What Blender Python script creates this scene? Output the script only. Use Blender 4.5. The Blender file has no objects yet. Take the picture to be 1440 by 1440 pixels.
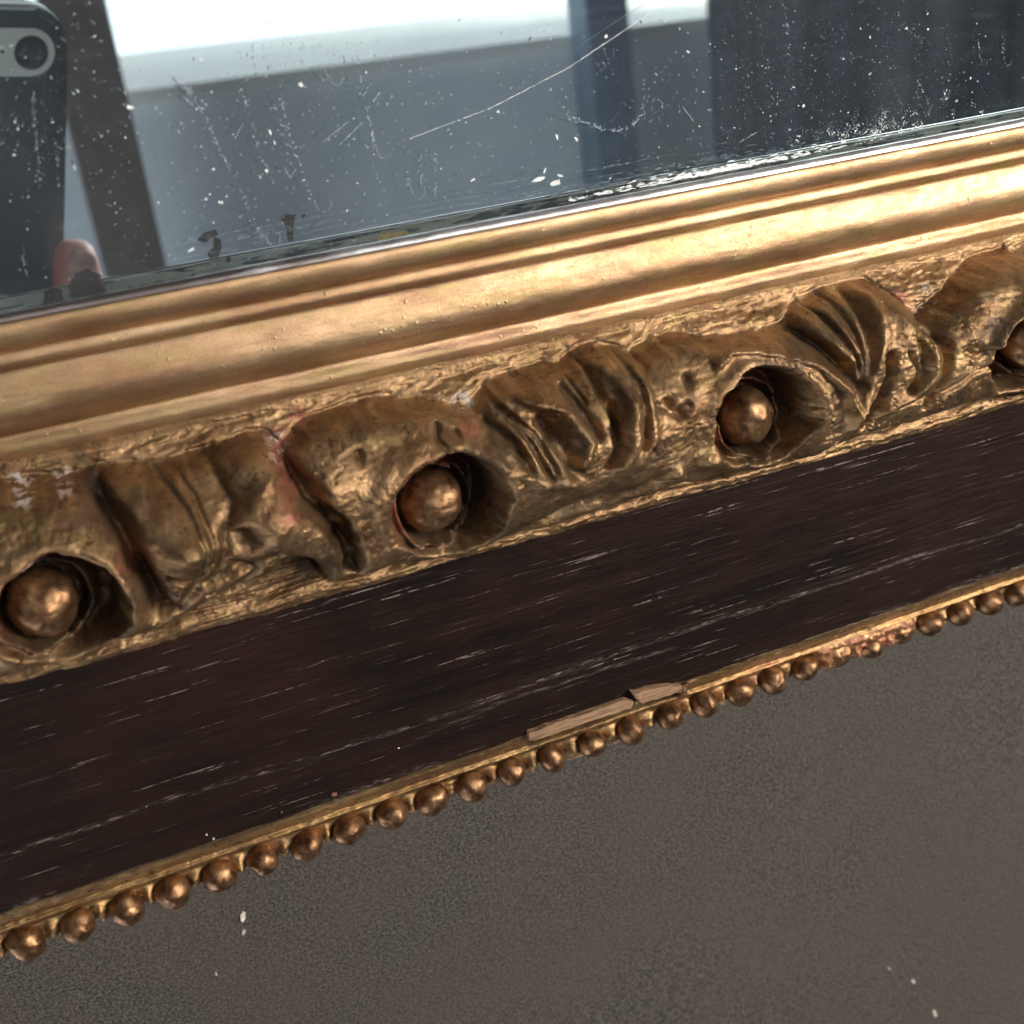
import bpy, math, random
import numpy as np
from mathutils import Matrix, Vector

# ------------------------------------------------------------------ set-up
S = 0.00125                      # one modelling unit = 1.25 mm
H = 136.0                        # lens height above the mirror's silvering (units)
FPX = 1600.0
_d = np.array([45 - 720.0, 720 - 75.0, -FPX]); NZ = -_d / np.linalg.norm(_d)
_x = np.array([5900 - 720.0, 720 + 720.0, -FPX]); _x /= np.linalg.norm(_x)
_x -= (_x @ NZ) * NZ; _x /= np.linalg.norm(_x)
RM = np.array([_x, np.cross(NZ, _x), NZ])         # camera -> world rotation

scene = bpy.context.scene
COL = scene.collection
cam_d = bpy.data.cameras.new('camera'); cam = bpy.data.objects.new('camera', cam_d)
COL.objects.link(cam); scene.camera = cam
cam_d.sensor_width = 26.0; cam_d.lens = FPX / 1440 * 26.0
cam_d.clip_start = 0.002; cam_d.clip_end = 60
m4 = Matrix([list(RM[i]) + [0] for i in range(3)] + [[0, 0, 0, 1]])
m4.translation = Vector((0, 0, H * S)); cam.matrix_world = m4
cam_d.dof.use_dof = True
cam_d.dof.focus_distance = 157 * S
cam_d.dof.aperture_fstop = (cam_d.lens / 1000) / (1.25 * S)

world = bpy.data.worlds.new('World'); scene.world = world; world.use_nodes = True
bg = world.node_tree.nodes['Background']
bg.inputs[0].default_value = (0.80, 0.84, 0.95, 1); bg.inputs[1].default_value = 0.095

WIN_E = 1.6                      # pane in front of the mirror
WIN_R = 56.0                     # sunlit pane further right, outside the frame of the picture

# added lamp brightening the wall opposite the mirror (it faces away from the frame)
rl = bpy.data.lights.new('wall_fill', 'AREA'); rl.shape = 'RECTANGLE'; rl.size = 900*S; rl.size_y = 700*S; rl.energy = 17.0; rl.color = (0.93, 0.96, 1.0)
rlo = bpy.data.objects.new('wall_fill', rl); COL.objects.link(rlo); rlo.location = Vector((-1000, -1100, 250))*S
rlo.rotation_euler = (Vector((300, -150, 1150)) - Vector((-1000, -1100, 250))).to_track_quat('-Z', 'Y').to_euler()
vs = scene.view_settings
vs.view_transform = 'Standard'; vs.look = 'None'; vs.exposure = 0; vs.gamma = 1
scene.cycles.max_bounces = 10; scene.cycles.transmission_bounces = 8; scene.cycles.glossy_bounces = 6
scene.cycles.caustics_reflective = True; scene.cycles.caustics_refractive = True
scene.cycles.blur_glossy = 0.3
scene.cycles.sample_clamp_indirect = 6

rng = np.random.default_rng(7); random.seed(7)

# ------------------------------------------------------------------ helpers
def at(px, py, z):
    v = RM @ np.array([px - 720.0, 720.0 - py, -FPX]); t = (z - H) / v[2]
    return v * t + np.array([0, 0, H])
def P2(pts, z): return np.array([at(a, b, z)[:2] for a, b in pts])

def _lat(ix, iy, seed):
    n = (ix * 374761393 + iy * 668265263 + seed * 974634777) & 0xFFFFFFFF
    n = ((n ^ (n >> 13)) * 1274126177) & 0xFFFFFFFF
    n = ((n ^ (n >> 16)) * 2246822519) & 0xFFFFFFFF
    return ((n ^ (n >> 15)) & 0xFFFF) / 65535.0
def vnoise(x, y, seed=0):
    x = np.asarray(x, float); y = np.asarray(y, float)
    ix = np.floor(x).astype(np.int64); iy = np.floor(y).astype(np.int64)
    fx = x - ix; fy = y - iy; fx = fx*fx*fx*(fx*(fx*6-15)+10); fy = fy*fy*fy*(fy*(fy*6-15)+10)
    a = _lat(ix, iy, seed); b = _lat(ix+1, iy, seed); c = _lat(ix, iy+1, seed); d = _lat(ix+1, iy+1, seed)
    return (a*(1-fx)+b*fx)*(1-fy) + (c*(1-fx)+d*fx)*fy
def fbm(x, y, seed=0, octv=4, gain=0.5):
    s = 0; a = 1; t = 0
    for k in range(octv):
        s = s + a*(vnoise(x*2**k + 13.7*k, y*2**k - 7.1*k, seed+k)*2-1); t += a; a *= gain
    return s/t
def ridged(x, y, seed=0, octv=3, gain=0.55):
    s = 0; a = 1; t = 0
    for k in range(octv):
        s = s + a*(1-np.abs(vnoise(x*2**k + 5.3*k, y*2**k + 9.1*k, seed+k)*2-1)*2); t += a; a *= gain
    return s/t
def sstep(a, b, x):
    t = np.clip((x-a)/(b-a), 0, 1); return t*t*(3-2*t)
def dpoly(X, Y, pts):
    d = np.full(X.shape, 1e9); side = np.zeros(X.shape)
    for (ax, ay), (bx, by) in zip(pts[:-1], pts[1:]):
        ux, uy = bx-ax, by-ay; L = ux*ux+uy*uy+1e-9
        t = np.clip(((X-ax)*ux+(Y-ay)*uy)/L, 0, 1)
        dd = np.hypot(X-ax-t*ux, Y-ay-t*uy); d = np.minimum(d, dd)
    return d

def link(name, me, mat, parent=None, loc=None, smooth=True):
    o = bpy.data.objects.new(name, me); COL.objects.link(o)
    if mat is not None and not me.materials: me.materials.append(mat)
    if parent is not None: o.parent = parent
    if loc is not None: o.location = Vector(loc) * S
    if smooth and me.polygons: me.polygons.foreach_set('use_smooth', [True]*len(me.polygons))
    return o
def mesh(name, V, Fc):
    me = bpy.data.meshes.new(name)
    me.from_pydata((np.asarray(V, float)*S).tolist(), [], Fc); me.update(); return me
def grid_mesh(name, xs, ys, Z, skirt=None):
    """height field as a mesh; skirt = z of a skirt that closes its rim downward"""
    nx, ny = len(xs), len(ys)
    X, Y = np.meshgrid(xs, ys)
    V = np.stack([X.ravel(), Y.ravel(), Z.ravel()], 1)
    i = np.arange(nx*ny).reshape(ny, nx)
    F = np.stack([i[:-1, :-1], i[:-1, 1:], i[1:, 1:], i[1:, :-1]], -1).reshape(-1, 4)
    if skirt is not None:
        rim = np.concatenate([i[0, :], i[1:, -1], i[-1, -2::-1], i[-2:0:-1, 0]])
        low = V[rim].copy(); low[:, 2] = skirt
        b = len(V) + np.arange(len(rim)); V = np.vstack([V, low]); r2 = np.roll(rim, -1); b2 = np.roll(b, -1)
        F = np.vstack([F, np.stack([rim, b, b2, r2], -1)])
    me = bpy.data.meshes.new(name)
    me.vertices.add(len(V)); me.vertices.foreach_set('co', (V*S).astype(np.float32).ravel())
    me.loops.add(F.size); me.loops.foreach_set('vertex_index', F.astype(np.int32).ravel())
    me.polygons.add(len(F)); me.polygons.foreach_set('loop_start', np.arange(0, F.size, 4, dtype=np.int32))
    try: me.polygons.foreach_set('loop_total', np.full(len(F), 4, dtype=np.int32))
    except Exception: pass
    me.update(calc_edges=True); me.validate(); return me
def box(name, x0, x1, y0, y1, z0, z1, mat, parent=None, loc=None, bev=0):
    import bmesh
    c = Vector(((x0+x1)/2, (y0+y1)/2, (z0+z1)/2))
    bm = bmesh.new(); bmesh.ops.create_cube(bm, size=1)
    for v in bm.verts: v.co = Vector((v.co.x*(x1-x0), v.co.y*(y1-y0), v.co.z*(z1-z0))) * S
    if bev: bmesh.ops.bevel(bm, geom=bm.edges[:], offset=bev*S, segments=3, profile=0.5, affect='EDGES')
    me = bpy.data.meshes.new(name); bm.to_mesh(me); bm.free()
    base = Vector(loc) if loc else Vector((0, 0, 0))
    return link(name, me, mat, parent, c - base, smooth=False)
def thing(name, label, cat, loc, group=None):
    o = bpy.data.objects.new(name, None); COL.objects.link(o); o.location = Vector(loc)*S
    o.empty_display_size = 0.01
    o['label'] = label; o['category'] = cat
    if group: o['group'] = group
    return o
def tag(o, label, cat, group=None):
    o['label'] = label; o['category'] = cat
    if group: o['group'] = group
    return o

# ------------------------------------------------------------------ materials
class NT:
    def __init__(s, name):
        s.m = bpy.data.materials.new(name); s.m.use_nodes = True; s.t = s.m.node_tree; s.n = s.t.nodes; s.L = s.t.links
        s.b = s.n['Principled BSDF']; s.out = s.n['Material Output']; s.co = None
    def new(s, k, **kw):
        x = s.n.new(k)
        for a, v in kw.items(): setattr(x, a, v)
        return x
    def coord(s, sc=(1, 1, 1), rot=0.0, off=(0, 0, 0)):
        if s.co is None: s.co = s.new('ShaderNodeTexCoord')
        m = s.new('ShaderNodeMapping'); m.inputs['Scale'].default_value = tuple(c/S for c in sc)
        m.inputs['Rotation'].default_value = (0, 0, rot); m.inputs['Location'].default_value = off
        s.L.new(s.co.outputs['Object'], m.inputs[0]); return m.outputs[0]
    def noise(s, scale, detail=4, rough=0.55, vec=None, dist=0.0):
        x = s.new('ShaderNodeTexNoise'); x.inputs['Scale'].default_value = scale
        x.inputs['Detail'].default_value = detail; x.inputs['Roughness'].default_value = rough
        x.inputs['Distortion'].default_value = dist
        s.L.new(vec if vec is not None else s.coord(), x.inputs['Vector']); return x.outputs[0]
    def vor(s, scale, vec=None, feature='F1'):
        x = s.new('ShaderNodeTexVoronoi'); x.feature = feature; x.inputs['Scale'].default_value = scale
        s.L.new(vec if vec is not None else s.coord(), x.inputs['Vector']); return x.outputs[0]
    def ramp(s, fac, stops, interp='LINEAR'):
        x = s.new('ShaderNodeValToRGB'); e = x.color_ramp.elements; x.color_ramp.interpolation = interp
        while len(e) < len(stops): e.new(0.5)
        for q, (p, c) in zip(e, stops):
            q.position = p; q.color = (c, c, c, 1) if isinstance(c, (int, float)) else (*c, 1)
        s.L.new(fac, x.inputs[0]); return x.outputs[0]
    def mix(s, fac, a, b, mode='MIX'):
        x = s.new('ShaderNodeMix', data_type='RGBA', blend_type=mode)
        for i, v in ((0, fac), (6, a), (7, b)):
            if isinstance(v, (int, float)) and i: v = (v, v, v)
            if isinstance(v, (int, float)): x.inputs[i].default_value = v
            elif isinstance(v, tuple): x.inputs[i].default_value = (*v, 1)
            else: s.L.new(v, x.inputs[i])
        return x.outputs[2]
    def math(s, op, a, b=0.0, c=None):
        x = s.new('ShaderNodeMath', operation=op)
        for i, v in enumerate((a, b) if c is None else (a, b, c)):
            if isinstance(v, (int, float)): x.inputs[i].default_value = v
            else: s.L.new(v, x.inputs[i])
        return x.outputs[0]
    def attr(s, name):
        x = s.new('ShaderNodeAttribute'); x.attribute_name = name; return x.outputs['Fac']
    def bump(s, h, dist, strength=1.0, prev=None):
        x = s.new('ShaderNodeBump'); x.inputs['Distance'].default_value = dist*S; x.inputs['Strength'].default_value = strength
        s.L.new(h, x.inputs['Height'])
        if prev is not None: s.L.new(prev, x.inputs['Normal'])
        return x.outputs[0]
    def set(s, **kw):
        for k, v in kw.items():
            k = {'color': 'Base Color', 'rough': 'Roughness', 'metal': 'Metallic', 'normal': 'Normal', 'spec': 'Specular IOR Level',
                 'trans': 'Transmission Weight', 'ior': 'IOR', 'emis': 'Emission Color', 'emit': 'Emission Strength', 'sss': 'Subsurface Weight', 'coat': 'Coat Weight'}[k]
            if isinstance(v, (int, float)): s.b.inputs[k].default_value = v
            elif isinstance(v, tuple): s.b.inputs[k].default_value = (*v, 1)
            else: s.L.new(v, s.b.inputs[k])
        return s.m

def gold(name, light, dark, green=0.25, rough=0.36, metal=0.85, streak=True, bumpy=1.0, wear=False, fscale=1.0):
    n = NT(name)
    big = n.noise(0.16*fscale, 5, 0.6, n.coord((0.35 if streak else 1, 1, 1)))
    fac = n.ramp(big, [(0.34, 0.0), (0.66, 1.0)])
    col = n.mix(fac, dark, light)
    ol = n.ramp(n.noise(0.35*fscale, 4, 0.6, n.coord((0.3 if streak else 1, 1, 1), off=(9, 3, 1))), [(0.48, 0.0), (0.72, green)])
    col = n.mix(ol, col, (0.30, 0.25, 0.09))
    if streak:
        pu = n.ramp(n.noise(0.5, 5, 0.65, n.coord((0.10, 1.6, 1.6), off=(3, 1, 8))), [(0.50, 0.0), (0.66, 0.6)])
        col = n.mix(pu, col, (0.30, 0.17, 0.11))
    fine = n.noise(5.0, 3, 0.7)
    col = n.mix(n.ramp(fine, [(0.30, 0.55), (0.52, 0.0)]), col, tuple(c*0.45 for c in dark))
    spk = n.ramp(n.vor(2.2), [(0.02, 1.0), (0.09, 0.0)])
    spk = n.math('MULTIPLY', spk, n.ramp(n.noise(0.5, 2), [(0.56, 0.0), (0.64, 0.75)]))
    col = n.mix(spk, col, (0.03, 0.015, 0.008))
    rg = n.ramp(n.noise(1.1, 5, 0.65), [(0.3, rough-0.07), (0.75, rough+0.17)])
    mt = metal; b0 = None
    if wear:
        wx = n.noise(0.85, 7, 0.72, n.coord(off=(1, 6, 2)), 1.2)
        col = n.mix(n.ramp(wx, [(0.37, 0.8), (0.44, 0.0)]), col, (0.035, 0.024, 0.012))  # pits of this bump painted dark, crevice shade along with old wax
        col = n.mix(n.ramp(wx, [(0.56, 0.0), (0.70, 0.45)]), col, tuple(c*1.12 for c in light))
        b0 = n.bump(wx, 0.11*bumpy, 0.8)
        d = n.attr('dirt_shade'); col = n.mix(n.math('MULTIPLY', d, 0.88), col, (0.022, 0.013, 0.008))
        r = n.attr('red'); r = n.math('MULTIPLY', r, n.ramp(n.noise(1.6, 5, 0.7), [(0.46, 0.0), (0.53, 0.8)]))
        col = n.mix(r, col, (0.22, 0.045, 0.03))
        w = n.attr('chalk'); w = n.math('MULTIPLY', w, n.ramp(n.noise(1.1, 5, 0.6), [(0.52, 0.0), (0.545, 1.0)]))
        col = n.mix(n.math('MULTIPLY', w, 0.7), col, (0.40, 0.36, 0.34))
        crack = n.ramp(n.vor(0.75, n.coord(), 'DISTANCE_TO_EDGE'), [(0.0, 1.0), (0.035, 0.0)])
        crack = n.math('MULTIPLY', crack, n.ramp(n.noise(0.28, 3, 0.6, n.coord(off=(4, 2, 0))), [(0.5, 0.0), (0.58, 1.0)]))
        crack = n.math('MULTIPLY', crack, n.attr('rough'))
        col = n.mix(crack, col, (0.04, 0.02, 0.01))
        tot = n.math('MAXIMUM', r, w)
        mt = n.math('MULTIPLY', n.math('SUBTRACT', 1.0, tot), metal)
        mt = n.math('MULTIPLY', mt, n.math('SUBTRACT', 1.0, n.math('MULTIPLY', d, 0.5)))
    b1 = n.bump(n.noise(1.3, 5, 0.62, n.coord((0.35, 1, 1)) if streak else None), (0.055 if streak else 0.10)*bumpy, 0.8, b0)
    if streak:
        pm = n.math('MULTIPLY', n.ramp(n.vor(0.9), [(0.05, 1.0), (0.22, 0.0)]), n.ramp(n.noise(0.22, 3, 0.6, n.coord(off=(2, 8, 3))), [(0.5, 0.0), (0.62, 1.0)]))
        b1 = n.bump(pm, 0.10, 0.6, b1)
    b2 = n.bump(n.noise(7.0, 4, 0.75), 0.034*bumpy, 0.9, b1)
    return n.set(color=col, rough=rg, metal=mt, normal=b2, spec=0.4)

M_MOULD = gold('gilt_moulding_paint', (0.55, 0.37, 0.215), (0.30, 0.17, 0.09), green=0.65, rough=0.39)
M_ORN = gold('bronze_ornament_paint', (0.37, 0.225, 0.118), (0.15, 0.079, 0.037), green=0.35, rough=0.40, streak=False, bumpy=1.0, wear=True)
M_BEAD = gold('bronze_bead_paint', (0.36, 0.20, 0.10), (0.10, 0.045, 0.022), green=0.12, rough=0.34, streak=False, bumpy=0.8, fscale=4)
M_EDGE = gold('gilt_edge_paint', (0.50, 0.30, 0.13), (0.20, 0.105, 0.045), green=0.3, rough=0.38, wear=True)

def wood_mat():
    n = NT('dark_oak')
    a = math.radians(4.5)
    base = n.mix(n.ramp(n.noise(1.0, 5, 0.6, n.coord((0.02, 0.35, 1), a)), [(0.35, 0.0), (0.7, 1.0)]), (0.0068, 0.0039, 0.0031), (0.0165, 0.008, 0.0054))
    warm = n.ramp(n.noise(0.05, 2, 0.5), [(0.45, 0.0), (0.7, 0.6)])
    base = n.mix(warm, base, (0.026, 0.010, 0.0065))
    pore = n.noise(1.0, 2, 0.5, n.coord((0.075, 3.5, 1), a), 0.0)
    brk = n.noise(0.9, 5, 0.75, n.coord((1, 1.6, 1), a, (3, 1, 0)))
    zone = n.noise(0.11, 3, 0.6, n.coord((0.6, 1.4, 1), a, (1, 7, 0)))
    p = n.ramp(pore, [(0.665, 0.0), (0.70, 1.0)])
    p = n.math('MULTIPLY', p, n.ramp(brk, [(0.45, 0.0), (0.54, 1.0)]))
    p = n.math('MULTIPLY', p, n.ramp(zone, [(0.36, 0.25), (0.56, 1.0)]))
    c = n.attr('crack'); cl = n.math('MULTIPLY', c, n.ramp(n.noise(1.2, 5, 0.75, n.coord((0.5, 2.5, 1))), [(0.5, 0.0), (0.6, 1.0)]))
    col = n.mix(n.math('MULTIPLY', n.math('MAXIMUM', p, cl), 0.9), base, (0.30, 0.235, 0.20))
    hb = n.noise(1.0, 4, 0.6, n.coord((0.12, 3.0, 1), a))
    dk = n.ramp(n.noise(1.0, 3, 0.6, n.coord((0.10, 4.2, 1), a, (7, 7, 0))), [(0.36, 1.0), (0.44, 0.0)])
    b = n.bump(hb, 0.12, 0.8); b = n.bump(dk, -0.14, 0.8, b); b = n.bump(p, 0.08, 0.6, b)
    rg = n.ramp(hb, [(0.3, 0.42), (0.7, 0.62)])
    return n.set(color=col, rough=rg, normal=b, spec=0.11)
M_WOOD = wood_mat()
def rawwood():
    n = NT('bare_wood_splinter')
    f = n.noise(1.0, 4, 0.6, n.coord((0.3, 4, 2)))
    return n.set(color=n.mix(n.ramp(f, [(0.3, 0.0), (0.7, 1.0)]), (0.09, 0.045, 0.025), (0.42, 0.25, 0.14)), rough=0.75, normal=n.bump(f, 0.1, 0.7))
M_RAW = rawwood()
def redm():
    n = NT('red_bole'); f = n.noise(1.4, 4, 0.65)
    return n.set(color=n.mix(n.ramp(f, [(0.35, 0.0), (0.65, 1.0)]), (0.12, 0.03, 0.02), (0.34, 0.15, 0.09)), rough=0.6, metal=0.2, normal=n.bump(f, 0.25, 0.9))
M_RED = redm()
def ground_mat():
    n = NT('grey_felt')
    a = n.noise(2.1, 5, 0.8); b = n.noise(0.05, 3, 0.6); c = n.noise(1.9, 3, 0.7, n.coord((0.8, 1.4, 1)))
    col = n.mix(n.ramp(a, [(0.40, 0.0), (0.60, 1.0)]), (0.013, 0.0115, 0.0098), (0.128, 0.114, 0.097))
    col = n.mix(n.ramp(b, [(0.35, 0.0), (0.65, 0.5)]), col, (0.085, 0.068, 0.058))
    col = n.mix(n.ramp(c, [(0.30, 0.8), (0.48, 0.0)]), col, (0.025, 0.024, 0.022))
    col = n.mix(n.ramp(c, [(0.64, 0.0), (0.74, 0.55)]), col, (0.21, 0.195, 0.17))
    pk = n.math('MULTIPLY', n.ramp(n.vor(0.35), [(0.012, 1.0), (0.035, 0.0)]), n.ramp(n.noise(0.6, 2), [(0.5, 0.0), (0.6, 1.0)]))
    col = n.mix(pk, col, (0.55, 0.52, 0.48))
    return n.set(color=col, rough=0.9, spec=0.15, normal=n.bump(a, 0.35, 0.8, n.bump(c, 0.2, 0.7)))
M_GROUND = ground_mat()
def plain(name, col, rough=0.6, metal=0.0, var=0.25, sc=0.5, bmp=0.03, **kw):
    n = NT(name); f = n.noise(sc, 4, 0.6)
    c = n.mix(n.ramp(f, [(0.3, 0.0), (0.7, 1.0)]), tuple(v*(1-var) for v in col), tuple(min(1, v*(1+var)) for v in col))
    return n.set(color=c, rough=rough, metal=metal, normal=n.bump(f, bmp, 0.6), **kw)
def silver_mat():
    n = NT('silvering')
    g = n.n.new('ShaderNodeBsdfDiffuse'); 
    col = n.mix(n.ramp(n.noise(0.05, 4, 0.6), [(0.4, 0.0), (0.7, 1.0)]), (0.76, 0.85, 0.93), (0.82, 0.90, 0.94))
    n.set(color=col, rough=0.005, metal=1.0)
    return n.m
def glass_mat():
    n = NT('mirror_glass')
    gl = n.new('ShaderNodeBsdfGlass'); gl.inputs['IOR'].default_value = 1.5; gl.inputs['Roughness'].default_value = 0.0
    gl.inputs['Color'].default_value = (0.96, 0.985, 0.985, 1)
    df = n.new('ShaderNodeBsdfDiffuse'); df.inputs['Color'].default_value = (0.75, 0.82, 0.90, 1)
    mx = n.new('ShaderNodeMixShader')
    f = n.noise(0.035, 4, 0.6, n.coord((1.5, 0.5, 1))); f2 = n.noise(0.8, 5, 0.7, n.coord((0.2, 1.5, 1)))
    fac = n.math('ADD', n.math('MULTIPLY', n.ramp(f, [(0.3, 0.3), (0.7, 1.0)]), 0.035), n.math('MULTIPLY', n.ramp(f2, [(0.5, 0.0), (0.8, 1.0)]), 0.03))
    n.L.new(fac, mx.inputs[0]); n.L.new(gl.outputs[0], mx.inputs[1]); n.L.new(df.outputs[0], mx.inputs[2])
    n.L.new(mx.outputs[0], n.out.inputs['Surface'])
    return n.m
M_SILVER = silver_mat(); M_GLASS = glass_mat()
M_DUST = plain('white_mineral_dust', (0.80, 0.82, 0.82), 0.8)
M_DUSTD = plain('thin_dried_water_mark', (0.34, 0.39, 0.44), 0.8)
M_TARN = plain('black_desilvering', (0.005, 0.006, 0.008), 0.5, var=0.6, sc=1.5)
M_TARN2 = plain('yellow_resin_flake', (0.42, 0.28, 0.07), 0.4, var=0.5, sc=1.5)
M_RAB = None
def rabbet():
    n = NT('flaking_rabbet_paint'); v = n.coord((0.12, 1, 1.6))
    f = n.noise(1.3, 5, 0.7, v); g = n.noise(0.8, 5, 0.7, n.coord((0.10, 1, 1.3), off=(5, 5, 5)))
    c = n.mix(n.ramp(f, [(0.46, 0.0), (0.50, 1.0)]), (0.008, 0.009, 0.010), (0.62, 0.52, 0.36))
    c = n.mix(n.ramp(g, [(0.60, 0.0), (0.63, 0.9)]), c, (0.62, 0.60, 0.55))
    return n.set(color=c, rough=0.35, normal=n.bump(f, 0.15, 0.8))
M_RAB = rabbet()
def line_gilt():
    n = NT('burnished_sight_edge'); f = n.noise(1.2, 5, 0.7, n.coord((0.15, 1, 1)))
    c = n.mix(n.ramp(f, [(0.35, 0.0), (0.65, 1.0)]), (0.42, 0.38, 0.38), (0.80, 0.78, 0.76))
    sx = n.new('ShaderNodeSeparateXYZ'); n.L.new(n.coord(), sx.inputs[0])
    sheen_x = n.math('ADD', n.math('MULTIPLY', sx.outputs[0], 0.012), n.math('MULTIPLY', f, 0.6))
    c = n.mix(n.ramp(sheen_x, [(0.48, 0.0), (0.80, 1.0)]), (0.16, 0.13, 0.12), c)  # right end stays bright, left darkened: highlight falloff painted along the edge
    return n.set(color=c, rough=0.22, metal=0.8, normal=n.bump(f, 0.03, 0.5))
M_LINE = line_gilt()

# ------------------------------------------------------------------ the surface behind
GZ = -19.0
gx = np.linspace(-420, 620, 131); gy = np.linspace(-620, 420, 131)
GX, GY = np.meshgrid(gx, gy)
g = grid_mesh('ground', gx, gy, GZ + 0.25*fbm(GX*0.02, GY*0.02, 3, 3), skirt=GZ-6)
go = link('ground', g, M_GROUND); go['kind'] = 'structure'

# ------------------------------------------------------------------ framed mirror
X0, X1 = -75.0, 190.0
ROOT = (50.0, -68.0, GZ)
root = thing('framed_mirror', 'old mirror in a gilt moulded frame with bead ornament, dark oak band and pearl edge', 'mirror', ROOT)
OFF = (-ROOT[0], -ROOT[1], -ROOT[2])

def part(name, me, mat, smooth=True, parent=root):
    return link(name, me, mat, parent, OFF if parent is root else (0, 0, 0), smooth)

# glass plate and its silvered back
bxp = lambda nm, x0, x1, y0, y1, z0, z1, m, **k: box(nm, x0, x1, y0, y1, z0, z1, m, root, ROOT, **k)
bxp('backing_board', X0, X1, -98, 130, GZ+0.6, -0.9, plain('backing_wood', (0.12, 0.07, 0.04), 0.8))
bxp('silvering', X0+1, X1-1, -28.5, 129, -0.6, 0.0, M_SILVER)
bxp('mirror_glass', X0+1, X1-1, -28.4, 128.9, 0.004, 5.0, M_GLASS)

def wy(x): return -0.006*(np.asarray(x)-50)        # the old frame is not quite parallel any more
def wy2(x): return -0.0095*(np.asarray(x)-50)
YM = ([-45, -41.6, -38.15, -32, -30.25, -26.75, -25.9, -20], [-43.6, -40.4, -37.3, -30.4, -28.5, -25.4, -24.5, -18.6])
# inner gilt moulding: swept profile (y, z) with light waviness
def sweep(name, prof, mat, nx=520, wav=0.05, seed=1, jag=None, parent=root, x0=X0, x1=X1):
    xs = np.linspace(x0, x1, nx); prof = np.array(prof, float); n = len(prof); prof[:, 0] = np.interp(prof[:, 0], *YM)
    V = np.zeros((nx, n, 3)); V[:, :, 0] = xs[:, None]
    s = np.concatenate([[0], np.cumsum(np.hypot(*np.diff(prof, axis=0).T))])
    nz = fbm(xs[:, None]*0.12 + 0*s, s[None, :]*0.7 + 0*xs[:, None], seed, 3)
    V[:, :, 1] = prof[None, :, 0] + wav*0.5*nz + wy(xs)[:, None]
    V[:, :, 2] = prof[None, :, 1] + wav*fbm(xs[:, None]*0.2 + 0*s, s[None, :]*0.5 + 0*xs[:, None], seed+5, 3)
    i = np.arange(nx*n).reshape(nx, n)
    F = np.stack([i[:-1, :-1], i[1:, :-1], i[1:, 1:], i[:-1, 1:]], -1).reshape(-1, 4)
    return part(name, mesh(name, V.reshape(-1, 3), F.tolist()), mat, parent=parent)
def arc(y0, z0, y1, z1, bulge, n=12, pw=1.0):
    o = []
    for k in range(n+1):
        t = k/n; b = bulge*(4*t*(1-t))**pw
        L = math.hypot(y1-y0, z1-z0); nx_, nz_ = -(z1-z0)/L, (y1-y0)/L
        if nz_ < 0: nx_, nz_ = -nx_, -nz_
        o.append((y0+(y1-y0)*t+nx_*b, z0+(z1-z0)*t+nz_*b))
    return o
# flaking rabbet wall right at the glass, bright sight line, then the mouldings
def tilt(y0, z0, y1, stops, n=22):
    """profile from y0 outward to y1 whose face leans by the given degrees towards the glass (positive) or away (negative)"""
    o = [(y0, z0)]; z_ = z0; ts = [a for a, _ in stops]; dg = [b for _, b in stops]
    for k in range(1, n+1):
        a = np.interp((k-0.5)/n, ts, dg); z_ += math.tan(math.radians(a))*abs(y1-y0)/n
        o.append((y0+(y1-y0)*k/n, z_))
    return o
sweep('rabbet', [(-29.3, 4.9), (-26.15, 5.03), (-26.1, 5.1), (-26.05, 6.6), (-26.3, 6.9), (-29, 6.6)], M_RAB, wav=0.12, seed=21)
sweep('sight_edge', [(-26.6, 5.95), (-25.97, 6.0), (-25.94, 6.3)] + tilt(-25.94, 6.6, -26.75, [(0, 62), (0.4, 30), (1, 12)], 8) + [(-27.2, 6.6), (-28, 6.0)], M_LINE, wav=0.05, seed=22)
prof1 = [(-26.72, 6.6)] + tilt(-26.75, 7.15, -30.2, [(0, 40), (0.10, 20), (0.25, 5), (0.6, -13), (1, -40)], 20)
za = prof1[-1][1]
prof2 = [(-30.1, za-0.5), (-30.22, za+0.05)] + tilt(-30.27, za+0.22, -31.95, [(0, 45), (0.15, 26), (0.5, 6), (0.75, -22), (1, -50)], 14)
zb = prof2[-1][1]
prof3 = [(-31.9, zb-0.5), (-31.97, zb+0.1)] + tilt(-32.0, zb+0.3, -38.15, [(0, 44), (0.05, 25), (0.42, 13), (0.55, 0), (0.75, -24), (1, -44)], 30)
zc = prof3[-1][1]
prof4 = [(-38.0, zc-0.5), (-38.17, zc+0.02)] + tilt(-38.2, zc+0.1, -41.6, [(0, 20), (0.25, 4), (0.45, 12), (0.6, -8), (1, -32)], 14)
zd = prof4[-1][1]
sweep('inner_bead_moulding', prof1, M_MOULD, wav=0.06, seed=31)
sweep('small_bead_moulding', prof2, M_MOULD, wav=0.05, seed=33)
sweep('broad_ovolo_moulding', prof3, M_MOULD, wav=0.09, seed=35)
sweep('outer_fillet_moulding', prof4 + [(-42.4, zd-0.6)], M_MOULD, wav=0.10, seed=37)

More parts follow.
